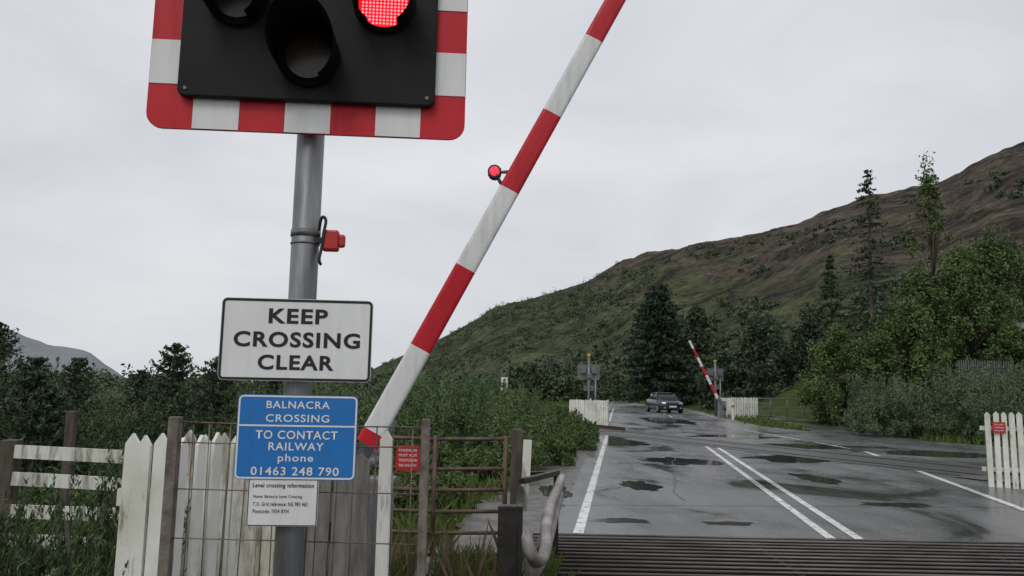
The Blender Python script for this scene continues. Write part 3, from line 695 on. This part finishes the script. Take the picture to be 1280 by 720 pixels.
gf=empty('weathered_board_fence',(0,0,0))
pickets('boards',(-1.24,4.60),(-.76,4.57),4,.112,1.27,.022,M['gtim'],gf,pt=.045,jit=.03)
pickets('boards_whitened',(-1.52,4.50),(-1.20,4.50),4,.076,1.30,.022,M['wtim2'],gf,pt=.05,jit=.025)
mf=empty('wire_mesh_fence',(0,0,0))
box('post_left',(.042,.042,1.52),(-1.30,3.16,.72),M['rust'],mf,b=.004); box('post_right',(.032,.04,1.53),(-.325,3.16,.725),M['rust'],mf,b=.004)
sg=[]
for i in range(13):
    x=-1.27+.925*(i+.5)/13; zt=1.455+random.uniform(-.006,.006); m1=x+random.uniform(-.008,.008)
    sg.append(((x,3.165,0),(m1,3.165,.75),.0026)); sg.append(((m1,3.165,.75),(x+random.uniform(-.008,.008),3.165,zt),.0026))
for z in(.12,.3,.48,.66,.84,1.02,1.2,1.38,1.455): sg.append(((-1.28,3.160,z+random.uniform(-.006,.006)),(-.8,3.160,z+random.uniform(-.012,.004)),.0028)); sg.append((sg[-1][1],(-.34,3.160,z+random.uniform(-.006,.006)),.0028))
rods('mesh',sg,M['wire'],mf,6)
lf=empty('post_and_rail_fence',(0,0,0))
for i,z in enumerate((1.10,.89,.68,.47,.26)):
    railbox('rail_%d'%i,(-3.62,5.98,z+random.uniform(-.015,.015)),(-2.80+random.uniform(-.04,.04),6.02,z-.02+random.uniform(-.015,.015)),.095,.025,M['wtim2'],lf)
for x,yy,h in((-3.68,6.03,1.20),(-2.82,6.07,1.15),(-5.4,6.1,1.15)): box('post',(.11,.11,h),(x,yy,h/2-.02),M['dtim'],lf,b=.008)
for i,z in enumerate((1.02,.62,.3)): railbox('side_rail_%d'%i,(-5.4,6.08,z),(-3.7,6.05,z),.08,.03,M['dtim'],lf)
box('old_post',(.08,.08,1.35),(-4.1,7.6,.67),M['dtim'],lf,b=.008)
tf=empty('timber_fence',(0,0,0))
railbox('rail_a',(-2.8,6.3,1.05),(-1.6,6.6,1.03),.1,.03,M['dtim'],tf); railbox('rail_b',(-2.8,6.3,.75),(-1.6,6.6,.73),.1,.03,M['dtim'],tf)
box('post_a',(.1,.1,1.2),(-1.58,6.62,.6),M['dtim'],tf); box('post_b',(.1,.1,1.2),(-2.3,6.5,.6),M['dtim'],tf)
gt=empty('steel_field_gate',(0,0,0)); sg=[]
for z in(.14,.33,.52,.71,.90,1.17): sg.append(((-1.35,7.5,z),(-.69,7.5,z-.015),.017)); sg.append(((-.67,7.5,z-.015),(-.03,7.5,z),.017))
for x in(-1.35,-.68,-.03): sg.append(((x,7.5,.12),(x,7.5,1.19),.021))
sg.append(((-1.35,7.52,.14),(-.68,7.52,1.17),.014)); rods('bars',sg,M['gate'],gt,10)
box('hinge_post',(.10,.10,1.28),(.07,7.52,.62),M['dtim'],gt,b=.006)
box('white_marker_board',(.075,.022,.62),(.155,7.25,.87),M['wtim2'],gt,rot=(0,R(2),0))
box('latch_post',(.10,.10,1.22),(-1.46,7.5,.6),M['dtim'],gt,b=.006)
ns_=empty('red_warning_notice',(-.92,7.44,.985)); plate('panel',rrect(.215,.225,.008),0,.004,M['redbox'],ns_)
for i in range(4): text('text_%d'%i,['PASSENGERS','MUST NOT','TRESPASS ON','THE RAILWAY'][i],.165,.024,0,.07-.045*i,-.002,M['textw'],ns_,.01)
gr=empty('cattle_grid_guard',(0,0,0))
box('front_post',(.13,.10,.85),(.0,5.6,.41),M['iron'],gr,b=.008)
box('front_post_flange',(.035,.14,.85),(.085,5.62,.41),M['iron'],gr,b=.005)
box('rear_post',(.05,.06,.84),(.46,7.85,.40),M['iron'],gr,b=.006)
box('inner_rear_post',(.05,.06,.84),(.08,7.80,.40),M['rust'],gr,b=.006)
railbox('top_channel',(.12,7.05,.84),(.47,7.85,.84),.045,.05,M['iron'],gr)
railbox('cross_channel',(.06,7.75,.83),(.47,7.88,.83),.04,.05,M['iron'],gr)
railbox('inner_channel',(.06,5.7,.60),(.12,7.6,.78),.06,.05,M['iron'],gr)
railbox('low_channel',(.06,5.7,.30),(.42,7.8,.36),.07,.05,M['iron'],gr)
path('bent_rail',[(.51,7.85,.79),(.44,7.3,.74),(.34,6.7,.68),(.29,6.2,.60),(.28,5.85,.50),(.22,5.62,.45),(.15,5.56,.52),(.13,5.58,.62),(.10,5.6,.66)],.045,M['grey_cast'],gr)
path('bent_rail_lower',[(.50,7.85,.64),(.40,7.0,.54),(.30,6.2,.44),(.22,5.75,.36),(.12,5.6,.34)],.034,M['grey_cast'],gr)
V=[(.51,7.85,.78),(.50,7.85,.60),(.43,7.2,.73),(.41,7.2,.50),(.335,6.6,.67),(.315,6.6,.42),(.275,5.95,.55),(.255,5.95,.36),(.21,5.66,.50),(.20,5.66,.31),(.12,5.55,.68),(.12,5.55,.30)]
o=mobj('bent_plate',V,[(0,1,3,2),(2,3,5,4),(4,5,7,6),(6,7,9,8),(8,9,11,10)],M['grey_cast'],gr,True); o.modifiers.new('s','SOLIDIFY').thickness=.012

rf=empty('white_picket_fence.001',(0,0,0))
pickets('pickets',(8.85,15.1),(11.7,14.4),22,.092,1.40,.022,M['wtim'],rf,jit=.015,pt=.05)
railbox('rail_top',(8.8,15.16,1.1),(11.7,14.46,1.1),.08,.03,M['wtim2'],rf); railbox('rail_low',(8.8,15.16,.35),(11.7,14.46,.35),.08,.03,M['wtim2'],rf)
nr=empty('red_warning_notice.001',(9.06,14.99,1.12),R(-14)); plate('panel',rrect(.22,.2,.008),0,.004,M['redbox'],nr)
for i in range(3): text('text_%d'%i,['DO NOT','TRESPASS','ON RAILWAY'][i],.16,.026,0,.055-.055*i,-.002,M['textw'],nr,.01)

# ---------------------------------------------------------------- far side of crossing
def far_signal(name,x,y_,z,rz):
    e=empty(name,(x,y_,z),rz)
    rods('pole',[((0,0,0),(0,0,3.45),.06)],M['galv'],e,12)
    rods('second_pole',[((.35,.1,0),(.35,.1,2.7),.045)],M['galv'],e,12)
    plate('backboard_rear',rrect(1.1,.78,.06),.08,.1,M['galvd'],e,(0,2.65))
    plate('backboard_face',rrect(1.1,.78,.06),.105,.12,M['red'],e,(0,2.65))
    box('lamp_housing_left',(.26,.16,.28),(-.27,-.0,2.72),M['galvd'],e,b=.02); box('lamp_housing_right',(.26,.16,.28),(.27,-.0,2.72),M['galvd'],e,b=.02); box('lamp_housing_amber',(.24,.16,.24),(0,-.07,2.45),M['galvd'],e,b=.02)
    box('top_bell',(.16,.16,.16),(0,0,3.5),M['yellow'],e,b=.03)
    plate('rear_sign',rrect(.5,.28,.02),.07,.08,M['galvd'],e,(0,1.85))
    return e
far_signal('level_crossing_signal.001',3.95,40.5,0.02,0)
far_signal('level_crossing_signal.002',13.05,51.2,.3,R(5))
w2=empty('white_picket_fence.002',(0,0,0))
pickets('pickets_front',(2.95,40),(4.75,39.2),20,.085,1.25,.02,M['wtim'],w2,z0=.05); pickets('pickets_side',(4.75,39.2),(5.0,41),14,.085,1.25,.02,M['wtim'],w2,z0=.05)
railbox('rail',(2.95,40.05,1),(4.75,39.25,1),.09,.03,M['wtim'],w2)
w3=empty('white_picket_fence.003',(0,0,0))
pickets('pickets_front',(13.3,48.6),(15.0,48.8),15,.085,1.25,.02,M['wtim'],w3,z0=.3); pickets('pickets_side',(13.3,48.6),(13.2,50.6),14,.085,1.2,.02,M['wtim'],w3,z0=.3)
railbox('rail',(13.3,48.66,1.3),(15.0,48.86,1.3),.09,.03,M['wtim'],w3)
fg=empty('steel_field_gate.001',(0,0,0)); sg=[]
for z in(.45,.7,.95,1.2,1.5): sg.append(((15.2,50.4,z),(18.8,51.6,z),.025))
for t in(0,.33,.66,1): sg.append(((15.2+3.6*t,50.4+1.2*t,.3),(15.2+3.6*t,50.4+1.2*t,1.52),.03))
rods('bars',sg,M['galvd'],fg,8)
fp=empty('steel_palisade_fence',(0,0,0)); pickets('pales',(20.8,37.3),(23.6,37.6),24,.06,1.75,.02,M['galvd'],fp,z0=1.75,pt=.08); railbox('rail_top',(20.8,37.35,3.2),(23.6,37.65,3.2),.06,.04,M['galvd'],fp); railbox('rail_low',(20.8,37.35,2.2),(23.6,37.65,2.2),.06,.04,M['galvd'],fp)
rb=empty('relay_building',(27.1,40.5,2.1)); box('walls',(4.0,3,3.0),(0,0,1.5),M['cabin'],rb,b=.02)
V=[(-2.2,-1.7,3.0),(2.2,-1.7,3.0),(2.2,1.7,3.0),(-2.2,1.7,3.0),(-2.2,0,3.55),(2.2,0,3.55)]
mobj('roof',V,[(0,1,5,4),(3,4,5,2),(0,4,3),(1,2,5),(0,3,2,1)],M['roof'],rb); box('door',(.9,.04,2.0),(-1.1,-1.52,1.0),M['galvd'],rb); box('vent',(.5,.04,.3),(.8,-1.52,2.3),M['galvd'],rb)
rs=empty('small_road_sign',(-.45,62,.3)); rods('post',[((0,0,0),(0,0,2.0),.04)],M['galv'],rs); plate('panel',rrect(.5,1.05,.03),-.06,-.05,M['white'],rs,(0,1.9)); plate('symbol',[(-.14,-.3),(.14,-.3),(.14,.05),(-.14,.05)],-.065,-.062,M['ink'],rs,(0,1.9))
for i,(x,y_,H) in enumerate([(32.5,92,13.5),(36,120,13),(-20,140,5)]):
    u=empty('utility_pole' if i==0 else 'utility_pole.%03d'%i,(x,y_,0)); rods('pole',[((0,0,-1),(0,0,H),.15,.1)],M['bark'],u,8); box('crossarm',(1.6,.1,.1),(0,0,H-.5),M['bark'],u)
for i,(x,y_) in enumerate([(5.7,52),(6.6,60),(12.9,44.6)]):
    b_=empty('marker_post' if i==0 else 'marker_post.%03d'%i,(x-.6,y_,.3)); box('post',(.1,.08,.95),(0,0,.47),M['wtim'],b_,b=.01); box('band',(.105,.085,.14),(0,0,.75),M['redbox'],b_)

# ---------------------------------------------------------------- car
car=empty('parked_car',(11.25,59,.335),R(6))
def loft(name,secs,mat,parent,closed=True):
    V=[];F=[];n=len(secs[0])
    for s in secs: V+=s
    for i in range(len(secs)-1):
        for k in range(n): F.append((i*n+k,i*n+(k+1)%n,(i+1)*n+(k+1)%n,(i+1)*n+k))
    F.append(tuple(range(n-1,-1,-1))); F.append(tuple((len(secs)-1)*n+k for k in range(n)))
    o=mobj(name,V,F,mat,parent,True)
    bm=bmesh.new(); bm.from_mesh(o.data); bmesh.ops.recalc_face_normals(bm,faces=bm.faces); bm.to_mesh(o.data); bm.free()
    return o
def bsec(y,w,zb,zt):
    return [(-w*.86,y,zb),(w*.86,y,zb),(w*.98,y,zb+.12),(w,y,zb+(zt-zb)*.6),(w*.93,y,zt-.04),(w*.78,y,zt),(-w*.78,y,zt),(-w*.93,y,zt-.04),(-w,y,zb+(zt-zb)*.6),(-w*.98,y,zb+.12)]
loft('body',[bsec(-2.15,.62,.30,.62),bsec(-2.08,.78,.22,.72),bsec(-1.8,.87,.20,.80),bsec(-1.0,.89,.20,.93),bsec(-.2,.89,.20,.95),bsec(1.2,.89,.20,.97),bsec(1.9,.86,.22,.95),bsec(2.1,.78,.28,.85)],M['carpaint'],car)
def csec(y,w0,w1,z0,z1): return [(-w0,y,z0),(w0,y,z0),(w1,y,z1-.05),(w1*.85,y,z1),(-w1*.85,y,z1),(-w1,y,z1-.05)]
loft('glasshouse',[csec(-1.05,.78,.76,.90,.96),csec(-.35,.80,.63,.92,1.38),csec(1.1,.80,.62,.92,1.40),csec(1.85,.76,.66,.90,1.02)],M['carglass'],car)
loft('roof',[csec(-.42,.64,.62,1.372,1.41),csec(.3,.64,.60,1.40,1.45),csec(1.2,.63,.58,1.385,1.42)],M['carpaint'],car)
rods('pillars',[((-.79,-1.0,.93),(-.64,-.38,1.39),.035),((.79,-1.0,.93),(.64,-.38,1.39),.035),((-.8,.4,.93),(-.64,.4,1.41),.035),((.8,.4,.93),(.64,.4,1.41),.035)],M['carpaint'],car)
for sx in(-1,1):
    box('headlamp',(.30,.12,.15),(sx*.62,-2.05,.66),M['lampglass'],car,rot=(0,0,sx*R(18)),b=.03); box('mirror',(.18,.08,.12),(sx*.98,-.75,.98),M['carpaint'],car,b=.03)
    box('fog_lamp',(.14,.05,.08),(sx*.58,-2.13,.36),M['lampglass'],car,b=.01)
    for yy in(-1.35,1.35):
        rods('tyre',[((sx*.72,yy,.31),(sx*.90,yy,.31),.32)],M['tyre'],car,24); rods('hub',[((sx*.89,yy,.31),(sx*.91,yy,.31),.2)],M['galv'],car,16)
box('grille',(.72,.05,.12),(0,-2.15,.60),M['tyre'],car,b=.01); box('lower_intake',(.9,.05,.12),(0,-2.14,.33),M['tyre'],car,b=.01); box('number_plate',(.52,.02,.11),(0,-2.19,.46),M['plate'],car)
rods('wipers',[((-.5,-1.06,.975),(-.05,-.85,1.10),.01),((.1,-1.06,.975),(.5,-.85,1.10),.01)],M['tyre'],car,5)

# ---------------------------------------------------------------- world, sun, camera
w=bpy.data.worlds.new('World'); sc.world=w; w.use_nodes=True; nt=w.node_tree; bg=nt.nodes['Background']
sky=nt.nodes.new('ShaderNodeTexSky'); sky.sky_type='NISHITA'; sky.sun_disc=False; sky.sun_elevation=R(48); sky.sun_rotation=R(200); sky.air_density=1.5; sky.dust_density=4
tcn=nt.nodes.new('ShaderNodeTexCoord'); mp=nt.nodes.new('ShaderNodeMapping'); mp.inputs['Scale'].default_value=(1,1,2.6)
nt.links.new(tcn.outputs['Generated'],mp.inputs[0])
n1=nt.nodes.new('ShaderNodeTexNoise'); n1.inputs['Scale'].default_value=2.3; n1.inputs['Detail'].default_value=6; n1.inputs['Roughness'].default_value=.5; n1.inputs['Distortion'].default_value=.5
nt.links.new(mp.outputs[0],n1.inputs['Vector'])
cr=ramp(nt,[(.28,(6.0,6.2,6.7)),(.5,(7.1,7.25,7.65)),(.72,(8.2,8.3,8.6))]); nt.links.new(n1.outputs[0],cr.inputs[0])
c=mixc(nt,.94,sky.outputs[0],cr.outputs[0]); nt.links.new(c,bg.inputs[0]); bg.inputs[1].default_value=.1
sl=bpy.data.lights.new('sun','SUN'); sl.energy=.9; sl.angle=R(25); sl.color=(1,.97,.93); so=bpy.data.objects.new('sun',sl); col.objects.link(so)
so.rotation_euler=(R(42),0,R(-20))
cam=bpy.data.cameras.new('camera'); cam.lens=28.125; cam.sensor_width=36; cam.clip_end=9000; cam.clip_start=.05
co=bpy.data.objects.new('camera',cam); col.objects.link(co); sc.camera=co
co.matrix_world=Matrix.Translation((0,0,1.6))@Matrix.Rotation(R(90)+math.atan(.13),4,'X')@Matrix.Rotation(R(1.1),4,'Z')
sc.view_settings.view_transform='Standard'; sc.view_settings.look='None'; sc.view_settings.exposure=0
